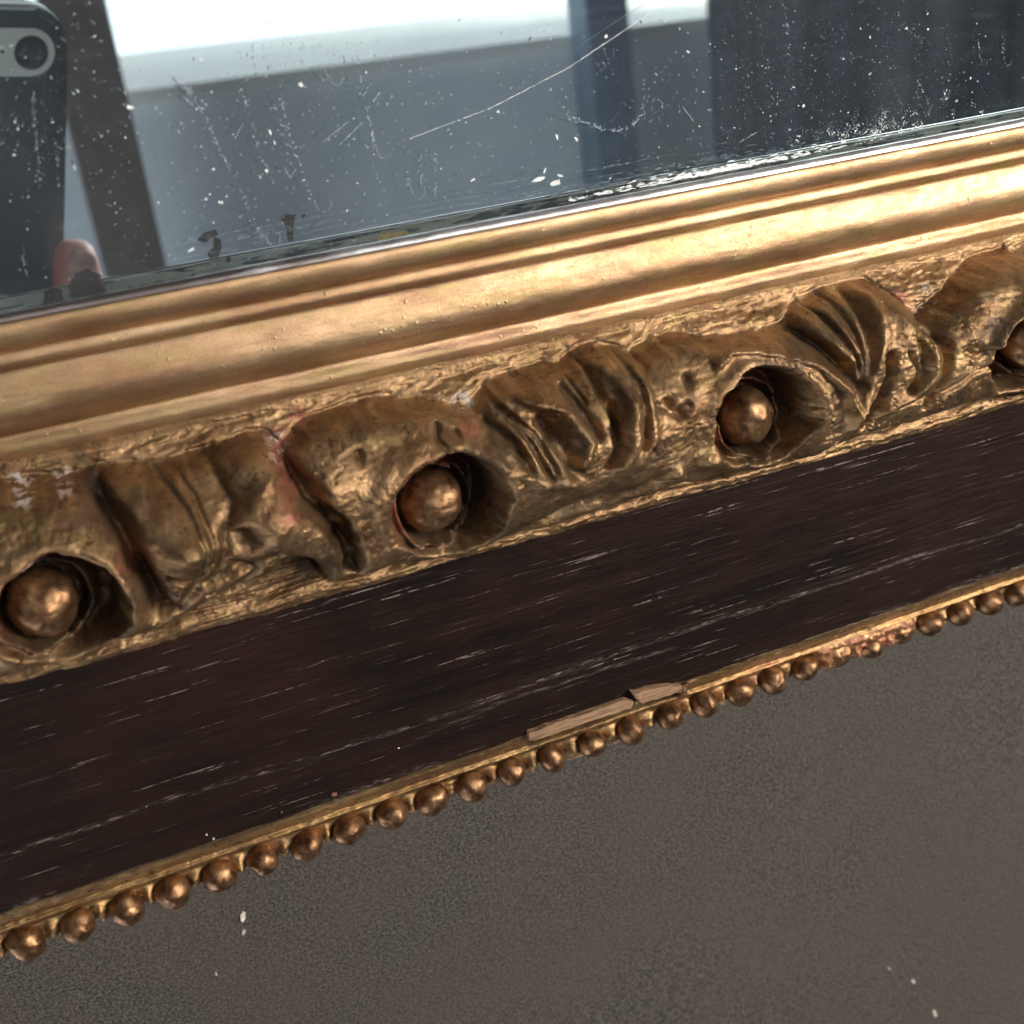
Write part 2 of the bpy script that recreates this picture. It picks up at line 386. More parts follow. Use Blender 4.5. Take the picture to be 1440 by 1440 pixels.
# ------------------------------------------------------------------ ornament height field
RES = 0.15
oxs = np.arange(-46, 160, RES); oys = np.arange(-67.2, -38.2, RES)
OX, OY = np.meshgrid(oxs, oys)
OW = OY - wy(OX)
ux = OX + 0.5*fbm(OX*0.25, OY*0.25, 71, 3); uy = OY + 0.5*fbm(OX*0.25, OY*0.25, 75, 3)   # warp for hand-made edges
up_px = [(-330,735),(-220,700),(-110,722),(-50,700),(0,690),(110,680),(130,672),(200,663),(300,640),(350,620),(382,618),(398,632),(430,605),(500,580),(560,568),(640,574),(662,570),(690,545),(740,530),(800,515),(828,498),(850,490),(876,496),(892,506),(930,480),(990,478),(1060,467),(1105,458),(1140,430),(1180,410),(1240,400),(1262,420),(1282,446),(1302,430),(1345,398),(1390,370),(1440,352)]
lo_px = [(-330,1030),(-200,1005),(-90,968),(0,940),(100,912),(150,893),(230,868),(300,825),(350,800),(400,782),(430,775),(460,805),(520,795),(570,778),(640,772),(700,748),(760,735),(830,712),(920,682),(1000,662),(1100,640),(1180,612),(1300,572),(1440,538)]
U = P2(up_px, 11.0); Lw = P2(lo_px, 10.0)
o_ = np.argsort(U[:, 0]); U = U[o_]; o_ = np.argsort(Lw[:, 0]); Lw = Lw[o_]
yup = np.interp(ux, U[:, 0], U[:, 1], left=-46.2, right=-45.8) 
ylo = np.interp(ux, Lw[:, 0], Lw[:, 1], left=-63.2, right=-64.0)
# outside the photographed stretch the ornament goes on with a gentle wave
wave = 0.9*np.sin(ux*2*math.pi/45.5)
yup = yup + np.where((ux < U[0, 0]) | (ux > U[-1, 0]), wave*0.8, 0)
t = (uy-ylo)/(yup-ylo)
tc = np.clip(t, 0, 1)
inside = np.where(tc > 0.46, 1-0.70*np.clip((tc-0.46)/0.54, 0, 1)**1.9, np.clip(1-((0.46-tc)/0.46)**2.5, 0, 1)**0.5)
inside = inside*sstep(0, 0.03, t)*sstep(1.005, 0.945, t)
A = 7.3 + 0.9*fbm(OX*0.06, OY*0.0, 5, 2)
base = 9.5 + 1.9*sstep(-41.5, -49.5, OY)*1.0 - 1.0*sstep(-50, -64, OY) + (zd-9.5)*sstep(-45, -40.4, OW)
# rough plastered band near the inner moulding and over everything flat
XR = OX + 0.45*OY + 1.5*fbm(OX*0.13, OY*0.2, 9, 2)
YR = OY - 0.05*OX + 0.8*fbm(OX*0.10, OY*0.15, 10, 3)
rough_band = ridged(XR*0.13, YR*1.25, 11, 4)*0.33 + fbm(XR*0.5, YR*1.9, 15, 5, 0.6)*0.36 + 0.07*ridged(XR*0.8, YR*3.1, 19, 2)
flat_up = sstep(-47.2, -42.3, OY)
z = base + rough_band*0.8 - 0.25*sstep(-40.9, -40.2, OW) - 4.0*sstep(-40.4, -39.8, OW)
roll = A*inside

def W(pts, zz): return P2(pts, zz)
SHADE_BRK = sstep(-0.25, 0.15, fbm(OX*0.5, OY*0.5, 231, 3))
dirt_shade = np.zeros_like(OX); red = np.zeros_like(OX); chalk = np.zeros_like(OX)
def groove(pts, w, d, zz=14, sharp=1.0):
    global roll
    D = dpoly(ux, uy, W(pts, zz)); w = w*1.15/11.0
    k = np.exp(-(D/w)**2*1.6)**sharp
    roll = roll - 1.15*d*k
    if d > 0.7: np.maximum(dirt_shade, 0.85*np.clip(k*1.5-0.5, 0, 1)*SHADE_BRK, out=dirt_shade)  # crevice shade painted into the deeper cuts, broken up like wax residue
    return k
def ridge(pts, w, a, zz=15):
    global roll
    D = dpoly(ux, uy, W(pts, zz)); w = w*1.25/11.0
    roll = roll + 1.05*a*np.exp(-(D/w)**2*1.6)
def blob(px, py, rx, ry, a, ang=0.0, zz=15, pw=2.0):
    global roll
    c = at(px, py, zz); s = 1551/ (np.linalg.norm(np.array([0, 0, H])-c)*0.97)
    dx = (ux-c[0])*s; dy = (uy-c[1])*s
    ca, sa = math.cos(math.radians(ang)), math.sin(math.radians(ang))
    q = ((dx*ca+dy*sa)/rx)**2 + ((-dx*sa+dy*ca)/ry)**2
    k = np.exp(-q**(pw/2)*1.2); roll = roll + (1.3*a if rx > 20 else a)*k; return k
def paint(arr, px, py, r, a=1.0, zz=14):
    c = at(px, py, zz); D = np.hypot(OX-c[0], OY-c[1])*10.8
    np.maximum(arr, a*np.clip(1.25-(D/r)**2, 0, 1), out=arr)

# --- stretch between first and second bead
groove([(112,676),(140,712),(178,755),(205,795),(222,850)], 17, 3.4); groove([(118,676),(150,715)], 9, 1.2)
groove([(198,775),(215,810),(240,850)], 7, 1.2)
blob(235,735,60,42,2.7,-35); blob(262,752,30,24,1.8); blob(170,690,50,30,0.9,-20)
groove([(222,668),(258,702),(276,745),(278,785),(262,800),(235,792)], 4, 0.75)
groove([(238,662),(270,690),(288,730),(290,770)], 4, 0.6); groove([(296,655),(322,690),(308,735),(300,780)], 7, 0.9)
blob(345,650,36,26,1.9,-30); blob(318,662,18,34,0.8,20); ridge([(400,650),(360,680),(330,715)], 14, 0.9)
blob(375,720,42,40,1.3,-25); blob(335,735,22,18,-1.5); groove([(285,800),(340,775),(380,765)], 10, 1.0)
groove([(318,770),(350,785),(330,820)], 7, 0.8); blob(415,790,26,16,-2.2,-15); blob(448,800,22,18,-1.8)
blob(90,735,80,42,0.8,-10); blob(190,800,20,42,0.9,25); groove([(268,810),(252,850)], 9, 1.2)
# --- second bead group
groove([(392,628),(402,655),(425,690),(455,718),(478,745),(492,795)], 14, 3.2); groove([(470,742),(500,770),(506,800)], 8, 1.8)
groove([(452,705),(478,722),(492,745)], 6, 1.3); blob(455,660,48,34,1.0,-20); blob(560,600,90,26,0.9,-8)
groove([(612,598),(606,612),(620,622)], 4, 1.0); ridge([(520,690),(545,650),(590,625),(640,622),(690,650)], 15, 0.9)
groove([(690,560),(716,590),(738,620),(756,655)], 5, 1.1); groove([(706,572),(742,606),(765,650)], 4, 1.0)
groove([(684,590),(706,612),(728,645)], 8, 1.5); blob(700,620,26,38,0.8,-35)
groove([(752,586),(775,620),(790,650)], 12, 1.5); groove([(796,545),(812,575),(822,600)], 7, 1.1); groove([(803,537),(815,558)], 3, 0.6)
blob(770,600,24,22,-1.4); ridge([(740,560),(790,575),(812,610),(800,645)], 10, 1.2)
ridge([(720,650),(750,668),(790,665)], 12, 1.2); blob(736,545,50,22,0.7,-15)
groove([(828,502),(836,540),(846,580),(844,618),(835,640)], 5, 1.3); groove([(848,560),(850,610)], 4, 0.9)
ridge([(845,505),(868,530),(878,560),(868,600),(855,640)], 12, 1.7); ridge([(890,520),(902,555),(895,600),(880,635)], 13, 1.2)
groove([(884,510),(890,560),(878,610)], 5, 1.0); groove([(908,560),(930,570),(950,560)], 7, 0.8)
blob(790,705,75,20,-2.6,12,12); blob(880,680,50,14,-1.6,12,12)
blob(930,655,15,15,1.6,0,13); blob(975,636,17,17,1.9,0,13); blob(905,655,12,12,-0.8,0,12)
for a, b, r in ((965,533,9),(930,558,7),(945,575,7),(1000,520,8),(958,490,8),(900,620,7),(640,610,5),(500,640,7)): blob(a,b,r,r,-1.3)
# --- third bead group and the fan
ridge([(1000,520),(1030,495),(1075,490),(1130,505),(1165,540),(1172,590)], 8, 1.3)
ridge([(1020,470),(1080,468),(1120,470)], 22, 0.5)
piv = (1190, 522)
groove([(1180,528),(1160,505),(1128,468)], 9, 2.2); groove([(1186,520),(1172,470),(1160,428)], 5, 1.1)
groove([(1190,518),(1192,465),(1188,415)], 5, 0.9); groove([(1196,516),(1212,470),(1216,408)], 10, 2.0)
ridge([(1240,402),(1232,455),(1215,495),(1195,530),(1178,570)], 13, 1.5); ridge([(1150,450),(1172,500)], 12, 0.8)
ridge([(1178,430),(1184,490)], 9, 0.7); blob(1262,450,22,34,1.0,10)
groove([(1228,495),(1222,530),(1208,575),(1200,590)], 8, 1.9); ridge([(1290,480),(1284,520),(1258,552),(1228,570)], 12, 1.2)
groove([(1268,470),(1270,510),(1250,540)], 7, 0.8); groove([(1250,490),(1262,510),(1252,535)], 4, 0.7)
ridge([(1180,570),(1165,600),(1140,625)], 20, 0.9); groove([(1290,462),(1306,480),(1300,520),(1280,560)], 8, 1.4)
blob(1282,438,16,26,-1.6,20,12); blob(1300,455,14,10,-1.5)
blob(1380,420,80,34,1.3,28); ridge([(1372,478),(1392,450),(1420,425),(1445,408)], 9, 1.5)
ridge([(1320,480),(1345,470),(1370,475)], 10, 0.6); groove([(1330,488),(1350,492),(1368,480)], 5, 0.6)
blob(1345,455,8,14,0.5); groove([(1230,570),(1300,540),(1370,505)], 5, 0.6)
for (x, y) in ((1372,392),(1352,410),(1365,385)): blob(x,y,8,3,0.5,25)
# smaller wrinkles everywhere on the casts
wr = ridged(OX*0.55+2*fbm(OX*0.2, OY*0.2, 91), OY*0.55, 93, 4)
zone = sstep(-0.15, 0.45, fbm(OX*0.11, OY*0.11, 97, 3))
roll = roll + inside*(0.24*wr*zone + 0.34*fbm(OX*0.35, OY*0.35, 99, 4) + 0.13*ridged(OX*0.9+1.4*fbm(OX*.4, OY*.4, 104), OY*0.9+1.2*fbm(OX*.4+9, OY*.4, 105), 103, 4)*(0.35+0.65*sstep(-0.3, 0.4, fbm(OX*0.14, OY*0.14, 108, 2)))
    - 0.62*np.exp(-(np.abs(fbm(OX*0.28+0.4*fbm(OX, OY, 110, 2), OY*0.28, 109, 3))/0.020)**2)*sstep(-0.1, 0.3, fbm(OX*0.13+3, OY*0.13, 111, 2))
    + 0.07*ridged(OX*2.6, OY*2.6, 113, 2))
roll = np.where(inside > 0, np.maximum(roll, 0.25*inside), 0)
soft = sstep(0.0, 0.25, inside)
z = z - 0.9*np.exp(-((t+0.015)/0.045)**2)*(0.5+0.8*vnoise(OX*0.2, OY*0.2, 241)) - 0.5*np.exp(-((t-1.015)/0.02)**2)
z = np.maximum(z*1.0, z*(1-soft) + (base+roll)*soft) if False else z*(1-soft) + (base + 0.25*rough_band + roll)*soft
# craters that hold the beads (all along the frame)
beads_px = [(62,850,84,850,0),(607,706,625,704,0),(1051,586,1058,582,0),(1441,480,1432,484,0)]
cr = []
for bx_, by_, cx_, cy_, _ in beads_px:
    b = at(bx_, by_, 13.5); c = at(cx_, cy_, 14.5); cr.append((b, c))
for dx_ in (-45.4,): cr.insert(0, (cr[0][0]+[dx_, 0, 0], cr[0][1]+[dx_, 0, 0]))
cr.append((cr[-1][0]+[45.4, 0, 0], cr[-1][1]+[45.4, 0, 0]))
for k, (b, c) in enumerate(cr):
    R = 6.6 + 0.6*fbm(ux*0.25, uy*0.25, 120+k, 3) + 0.15*fbm(OX*0.7, OY*0.7, 130+k, 3)
    D = np.hypot((ux-c[0])*0.92, uy-c[1])
    pit = sstep(1.06, 0.74, D/R)
    rim = np.exp(-((D/R-1.12)/0.14)**2)*(0.5+1.1*vnoise(OX*0.3, OY*0.3, 150+k))
    z = z - 1.9*np.exp(-(((OX-b[0]+7.0)/4.8)**2+((OY-b[1]+0.5)/6)**2))*inside
    floor = 9.6 + 0.6*ridged(OX*0.5, OY*0.5, 140+k, 3)
    z = z + 0.65*rim*sstep(0.1, 0.6, inside)
    z = z*(1-pit) + np.minimum(z, floor)*pit
    # second lip hugging the bead
    Db = np.hypot(OX-b[0], OY-b[1])
    z = z + 4.7*np.exp(-((Db-4.95-0.35*fbm(OX*0.4, OY*0.4, 170+k, 2))/0.62)**2)*sstep(15.5, 12.0, z)*(0.7+0.5*fbm(OX*0.4, OY*0.4, 160+k, 2))
    pat = np.clip((fbm(OX*0.3, OY*0.3, 180+k, 3)+0.35)*1.6, 0, 1)
    dirt_shade = np.maximum(dirt_shade, pit*(0.55+0.45*pat))  # bead pits darkened: grime and painted cavity shade in one mask
    red = np.maximum(red, np.exp(-((Db-5.2)/1.3)**2)*(0.95 if k in (2, 3, 4) else 0.5)*sstep(-2, 2.5, (OY-b[1])-(OX-b[0])*0.6))
for p in ((182,768,24),(402,640,22),(400,672,22),(432,606,14),(392,700,16),(660,600,14),(635,648,12),(1290,432,18)): paint(red, *p)
for p in ((655,566,16),(390,628,16),(1308,415,16),(1296,428,14),(30,690,16),(90,682,12),(45,792,18),(35,795,20)): paint(chalk, *p, zz=11)
# grimy patches of old dark wax with shapes of their own
gr = sstep(0.02, 0.40, fbm(OX*0.18, OY*0.22, 201, 5, 0.65)); dirt_shade = np.maximum(dirt_shade, 0.75*gr*sstep(0.1, 0.5, inside))
for p in ((800,700,42,.7),(720,725,30,.6),(880,690,30,.6),(950,670,26,.6),(222,840,24,.6),(340,735,16,.7),(445,800,26,.9),(130,700,10,.7),(205,810,20,.6),(480,770,20,.6),(1190,470,14,.3),(1222,540,12,.8),(770,600,22,.5),(1320,520,20,.4),(500,795,16,.6)):
    paint(dirt_shade, p[0], p[1], p[2], p[3])  # hollows and slits painted dark, their shade mixed with grime
# gilt lip along the oak
edge = -65.2 + wy2(OX) + 0.35*fbm(OX*0.12, OX*0+3.3, 211, 4) + 0.10*fbm(OX*0.9, OX*0+1.3, 215, 3)
lipc = np.exp(-((OY-(edge+1.35))/0.95)**2)
z = z + 0.55*lipc*(1-0.6*inside) + 0.18*lipc*ridged(OX*0.35, OY*1.6, 217, 3)
bump_l = at(790, 722, 11)
z = z + 0.7*np.exp(-(((OX-bump_l[0])/2.2)**2+((OY-edge-1.5)/0.8)**2))
groove_line = np.exp(-((OY-(edge+2.7+0.2*fbm(OX*0.1, OX*0, 219, 3)))/0.16)**2)
z = z - 0.5*groove_line*(fbm(OX*0.08, OX*0+9, 221, 2) > -0.1)
z = z - 3.5*sstep(0.18, -0.10, OY-edge)          # drops down to the oak
z = np.maximum(z, 7.0)
roughm = np.clip(1-inside*1.3, 0, 1)*1.0 + 0.35
ome = grid_mesh('carved_ornament', oxs, oys, z)
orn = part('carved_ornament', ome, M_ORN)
for nm, arr in (('dirt_shade', dirt_shade), ('red', red), ('chalk', chalk), ('rough', roughm)):
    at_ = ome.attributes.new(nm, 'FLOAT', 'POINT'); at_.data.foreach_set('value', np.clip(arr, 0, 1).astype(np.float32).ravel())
# plain continuation of the band further along, outside the detailed stretch
for a, b in ((X0, -46), (160 - RES, X1)):
    xs = np.linspace(a, b, 60); ys = oys[::3]; XX, YY = np.meshgrid(xs, ys)
    tt = (YY+63.3)/(17.3); zz = 9.9 + 6.2*np.clip(1-np.abs(2*tt-1)**2.3, 0, 1)**0.5 + 0.4*ridged(XX*0.3, YY*0.5, 6, 3)
    zz = np.where(YY < -66, 7.0, zz); part('plain_ornament_run', grid_mesh('plain_ornament_run', xs, ys, zz), M_ORN)

# big beads: slightly irregular domes
def bead_mesh(name, R, seed, sq=1.0, segs=40, rings=26, amp=0.09, tall=1.0):
    V = []; Fc = []
    for i in range(rings+1):
        th = math.pi*i/rings
        for j in range(segs):
            ph = 2*math.pi*j/segs; V.append((math.sin(th)*math.cos(ph), math.sin(th)*math.sin(ph)*tall, math.cos(th)))
    V = np.array(V); n = fbm(V[:, 0]*1.3+seed*3, V[:, 1]*1.3+V[:, 2]*0.9, seed, 3)
    n2 = fbm(V[:, 0]*4+seed, V[:, 1]*4-V[:, 2]*2, seed+9, 3)
    V = V*(1+amp*n+amp*0.25*n2)[:, None]*R; V[:, 2] *= sq
    for i in range(rings):
        for j in range(segs):
            a = i*segs+j; b = i*segs+(j+1) % segs; Fc.append((a, a+segs, b+segs, b))
    me = mesh(name, V, Fc); return me
for k, (b, c) in enumerate(cr):
    z0 = 12.9
    me = bead_mesh('bead', 3.8, 300+k, 1.0, amp=0.17)
    link('bead', me, M_BEAD, root, (b[0]-ROOT[0], b[1]-ROOT[1], z0-ROOT[2]))

# ------------------------------------------------------------------ dark oak band
wxs = np.arange(X0, X1, 0.55); wys = np.arange(-98.0, -63.2, 0.16)
WX, WY = np.meshgrid(wxs, wys)
wz = 8.6 - (-(WY) - 65)*0.062 + 0.10*fbm(WX*0.02, WY*0.35, 401, 3) + 0.035*fbm(WX*0.15, (WY+0.06*WX)*2.5, 405, 3)
crack_px = [(0,1200),(135,1155),(240,1120),(340,1090),(410,1072),(500,1040),(640,1000),(780,945),(880,910),(1000,870),(1100,842),(1300,775),(1440,735)]
cw = P2(crack_px, 6.5); yc = np.interp(WX, cw[:, 0], cw[:, 1])
cj = yc + 0.35*fbm(WX*0.25, WX*0+2, 411, 4)
dd = np.abs(WY-cj); deep = np.exp(-((WX-at(880,915,6)[0])/9)**2) + np.exp(-((WX-at(1080,852,6)[0])/6)**2)*0.8 + 0.22
wz = wz - np.clip(deep, 0, 1)*0.9*np.exp(-(dd/0.22)**2) + 0.12*np.exp(-((WY-cj-0.6)/0.4)**2)
c2 = P2([(560,1050),(700,985),(800,955),(860,935),(960,905)], 6.5); y2 = np.interp(WX, c2[:, 0], c2[:, 1]) + 0.3*fbm(WX*0.3, WX*0+8, 415, 3)
in2 = sstep(c2[0, 0], c2[0, 0]+5, WX)*sstep(c2[-1, 0], c2[-1, 0]-5, WX)
wz = wz - 0.3*in2*np.exp(-((WY-y2)/0.15)**2)
crk = np.exp(-(dd/0.30)**2)*0.9 + in2*np.exp(-((WY-y2)/0.28)**2)*0.55
crk = np.maximum(crk, 0.8*np.exp(-((WY+96.8+0.5*fbm(WX*0.1, WX*0, 421, 3))/0.5)**2)*(fbm(WX*0.05, WX*0+4, 425, 3) > 0.05))
# edge dips where it meets the outer moulding
wz = wz - 0.5*sstep(-96.8, -97.6, WY + 0.3*fbm(WX*0.2, WX*0+7, 427, 3))
wme = grid_mesh('oak_band', wxs, wys, wz, skirt=GZ+0.8)
part('oak_band', wme, M_WOOD)
ca = wme.attributes.new('crack', 'FLOAT', 'POINT'); full = np.zeros(len(wme.vertices), dtype=np.float32)
full[:crk.size] = 0.7*np.clip(crk, 0, 1).ravel(); ca.data.foreach_set('value', full)

# ------------------------------------------------------------------ outer moulding with pearls
px_pearl = [-30.8,-24.2,-17.9,-11.7,-5.4,0.9,7.2,13.3,19.7,25.9,32.2,38.6,45.1,51.8,58.4,65.1,71.4,77.6,83.7,89.9,96.2,102.6,108.7,114.6,120.9,127.2,133.3]
while px_pearl[0] > X0+6: px_pearl.insert(0, px_pearl[0]-6.45)
while px_pearl[-1] < X1-6: px_pearl.append(px_pearl[-1]+6.45)
gx0, gx1 = at(740, 1035, 5)[0], at(960, 965, 5)[0]        # where the fillet has broken off
rx0, rx1 = at(1150, 905, 4)[0], at(1290, 885, 4)[0]       # red damaged stretch
exs = np.arange(X0, X1, 0.24); eys = np.arange(-109.6, -98.6, 0.17)
EX, EY = np.meshgrid(exs, eys)
gap = sstep(gx0-0.15, gx0+0.15, EX)*sstep(gx1+0.2, gx1-0.2, EX)
# slope from oak down to bright arris, cove, then the pearl seat
ar = -102.6
pk = np.array([(-109.7, 1.9), (-108.0, 2.1), (-105.2, 2.3), (-104.4, 2.7), (-103.3, 3.7), (-102.45, 4.75), (-102.25, 5.75), (-101.95, 5.85), (-101.65, 5.35), (-100.9, 5.6), (-100.0, 6.2), (-99.2, 6.35), (-98.5, 6.2)])
ez = np.interp(EY + 0.06*fbm(EX*0.2, EX*0, 541, 3), pk[:, 0], pk[:, 1])
ez = ez - gap*2.4*sstep(-99.2, -99.9, EY)*sstep(-104.2, -103.2, EY)*(0.75+0.5*vnoise(EX*0.5, EY*0.9, 545))
dmin = np.min([np.abs(EX-p) for p in px_pearl], axis=0)
seat = sstep(-105.0, -106.6, EY)
ez = ez + seat*(1.5*np.exp(-((dmin-3.25)/0.8)**2)*(0.25+1.1*vnoise(EX*0.31, EY*0.2, 500)))
low = -108.15 + 0.5*np.clip(1-(dmin/3.3), 0, 1) + 0.35*fbm(EX*0.3, EX*0, 503, 3)
redz = sstep(rx0-1, rx0+1, EX)*sstep(rx1+1, rx1-1, EX)
ez = ez + redz*sstep(-103.0, -104.5, EY)*(1.5+0.7*ridged(EX*0.4, EY*0.6, 511, 3))*sstep(-108.2, -106.8, EY)
ez = ez + 0.14*ridged(EX*0.3, EY*1.3, 521, 3) + 0.12*fbm(EX*1.1, EY*1.1, 523, 3) + 0.25*seat*ridged(EX*0.6, EY*0.6, 527, 2)
ez = ez - sstep(low+0.25, low-0.2, EY)*6.0
eme = grid_mesh('outer_moulding', exs, eys + 1.75, ez, skirt=GZ+0.8)
part('outer_moulding', eme, M_EDGE)
for nm, arr in (('dirt_shade', np.maximum(0.35*sstep(-103, -104.5, EY)*(fbm(EX*0.2, EY*0.3, 531, 3) > 0.0), np.maximum(0.8*gap*sstep(-104.5, -103.5, EY), 0.9*sstep(-99.8, -99.0, EY+0.4*fbm(EX*0.1, EX*0, 533))))),
                ('red', np.maximum(redz*sstep(-102.9, -103.8, EY)*1.0, np.exp(-(((EX-at(1075,918,5)[0])/3)**2))*sstep(-99, -101, EY)*0.8)), ('chalk', EX*0), ('rough', EX*0+0.8)):
    a_ = eme.attributes.new(nm, 'FLOAT', 'POINT'); f = np.zeros(len(eme.vertices), dtype=np.float32); f[:arr.size] = np.clip(arr, 0, 1).ravel(); a_.data.foreach_set('value', f)
variants = [bead_mesh('pearl', 2.3, 600+k, 1.0, 24, 16, amp=0.15, tall=1.06) for k in range(9)]
chip = bead_mesh('worn_pearl', 2.25, 640, 0.85, 24, 16, amp=0.28)
for k, p in enumerate(px_pearl):
    worn = abs(p-108.7) < 0.5 or abs(p-96.2) < 0.5
    o = link('pearl', chip if worn else variants[(k*5+k//3) % 9], M_BEAD, root,
             (p-ROOT[0], -105.2+random.uniform(-.12, .12) + 0.006*(p-50) + (0.35 if worn else 0)-ROOT[1], 2.9-(0.1 if worn else 0)-ROOT[2]))
    o.rotation_euler = (random.uniform(-.3, .3), random.uniform(-.3, .3), random.uniform(0, 6.28))
    o.scale = (random.uniform(.9, 1.05), random.uniform(.94, 1.08), random.uniform(.9, 1.05))
    if worn: o['label'] = 'worn pearl with its gilding chipped to red ground'

# splinters in the broken stretch
def prism(name, pts, z0, z1, mat, zz=5.5, label=None, tilt=0.0):
    import bmesh
    P = P2(pts, zz); bm = bmesh.new(); Q = []
    for i in range(len(P)):
        a, b = P[i], P[(i+1) % len(P)]; m_ = max(1, int(np.hypot(*(b-a))/0.8)) if len(pts) > 8 else 1
        for q in range(m_): Q.append(a+(b-a)*q/m_ + rng.normal(0, 0.09 if m_ > 1 else 0.02, 2))
    P = np.array(Q)
    c = P.mean(0)
    lo = [bm.verts.new((x*S, y*S, z0*S)) for x, y in P]; hi = [bm.verts.new((x*S, y*S, (z1+tilt*(y-c[1])+random.uniform(-.12, .12))*S)) for x, y in P]
    bm.faces.new(hi); bm.faces.new(lo[::-1])
    for i in range(len(P)): j = (i+1) % len(P); bm.faces.new((lo[i], lo[j], hi[j], hi[i]))
    bmesh.ops.recalc_face_normals(bm, faces=bm.faces)
    bmesh.ops.bevel(bm, geom=bm.edges[:], offset=0.07*S, segments=2, affect='EDGES')
    me = bpy.data.meshes.new(name); bm.to_mesh(me); bm.free()
    o = part(name, me, mat, smooth=False)
    if label: o['label'] = label
    return o
prism('splinter', [(738,1023),(762,1014),(800,1001),(840,988),(872,976),(886,981),(883,991),(850,1002),(800,1018),(764,1031),(741,1038)], 3.6, 7.35, M_RAW, 6, 'long strip of bare wood where the fillet broke away', 0.25)
prism('splinter', [(884,970),(905,966),(930,962),(955,959),(958,972),(940,975),(915,983),(902,988),(890,978)], 4.6, 7.7, M_RAW, 6.9, 'short lifted chip of pale wood beside the broken fillet', 0.3)
0 and prism('splinter', [(744,1008),(800,992),(846,976),(850,982),(800,998),(748,1016)], 4.4, 6.2, M_WOOD, 6, 'thin dark splinter above the bare wood strip')
prism('splinter', [(797,1064),(812,1059),(824,1057),(826,1062),(812,1068),(798,1070)], -2, 0.8, M_RAW, 1)
prism('splinter', [(850,1045),(868,1040),(878,1042),(866,1048),(852,1050)], -2, 0.8, M_RAW, 1)
# crumbs of paint clinging to the oak
for k, (x, y, r) in enumerate([(206,1132,2.4),(300,1178,1.6),(325,1098,4),(395,1140,2.6),(470,1115,4.5),(45,1260,9),(62,1257,6),(330,1096,3),(290,1172,1.8),(560,1050,2)]):
    pts = [(x+r*math.cos(a)*random.uniform(.7, 1.3), y+0.6*r*math.sin(a)*random.uniform(.7, 1.3)-0.25*r*math.cos(a)) for a in np.linspace(0, 5.5, 7)]
    prism('paint_crumb', pts, 5.6, 7.05 if y < 1230 else 6.6, M_RED if k in (2, 3, 4) else M_DUST, 6.6)

# ------------------------------------------------------------------ marks on the glass
class Soup:
    def __init__(s): s.V = []; s.F = []
    def fleck(s, x, y, r, z, el=1.0, ang=0.0, n=6, h=0.05):
        b = len(s.V); ca, sa = math.cos(ang), math.sin(ang)
        for k in range(n):
            a = 2*math.pi*k/n; q = r*random.uniform(.65, 1.25); u, v = q*math.cos(a)*el, q*math.sin(a)
            s.V.append((x+u*ca-v*sa, y+u*sa+v*ca, z))
        s.V.append((x, y, z+h)); s.F += [(b+k, b+(k+1) % n, b+n) for k in range(n)]; s.F.append(tuple(b+k for k in range(n))[::-1])
    def strip(s, pts, w, z, gapp=0.0, jit=0.0, h=0.02):
        pts = np.array(pts); out = []
        for a, b in zip(pts[:-1], pts[1:]):
            L = np.hypot(*(b-a)); m = max(1, int(L/0.35))
            for k in range(m): out.append(a+(b-a)*k/m)
        out.append(pts[-1]); out = np.array(out); out = out + rng.normal(0, jit+1e-6, out.shape)
        for a, b in zip(out[:-1], out[1:]):
            if random.random() < gapp: continue
            d = b-a; L = np.hypot(*d)+1e-6; nrm = np.array([-d[1], d[0]])/L*w*0.5*random.uniform(.6, 1.3); i = len(s.V)
            for q, hh in ((a-nrm, 0), (b-nrm, 0), (b+nrm, 0), (a+nrm, 0)): s.V.append((q[0], q[1], z+hh))
            for q in (a, b): s.V.append((q[0], q[1], z+h))
            s.F += [(i, i+1, i+5, i+4), (i+2, i+3, i+4, i+5), (i+3, i+2, i+1, i), (i+1, i+2, i+5), (i+3, i, i+4)]
    def build(s, name, mat): return part(name, mesh(name, s.V, s.F), mat, smooth=False)
GZT = 5.006
dust = Soup(); dim = Soup()
def gp(x, y): return P2([(x, y)], 5)[0]
for k in range(3800):
    if k % 3 == 0: x, y = random.uniform(-20, 1460), random.uniform(-30, 420)
    elif k % 3 == 1: x, y = random.gauss(1180, 160), random.gauss(120, 80)
    else: x, y = random.gauss(random.choice((240, 560, 860, 60, 400)), 110), random.gauss(170, 100)
    q = gp(x, y)
    if q[1] < -24.2 or q[1] > 30 or abs(q[0]-55) > 120: continue
    r = min(0.15, 0.034*math.exp(random.gauss(0, 0.5))); (dust if k % 4 == 0 else dim).fleck(q[0], q[1], r, GZT, random.choice((1, 1, 1, 2.6)), random.uniform(0, 3.1), 5, 0.02)
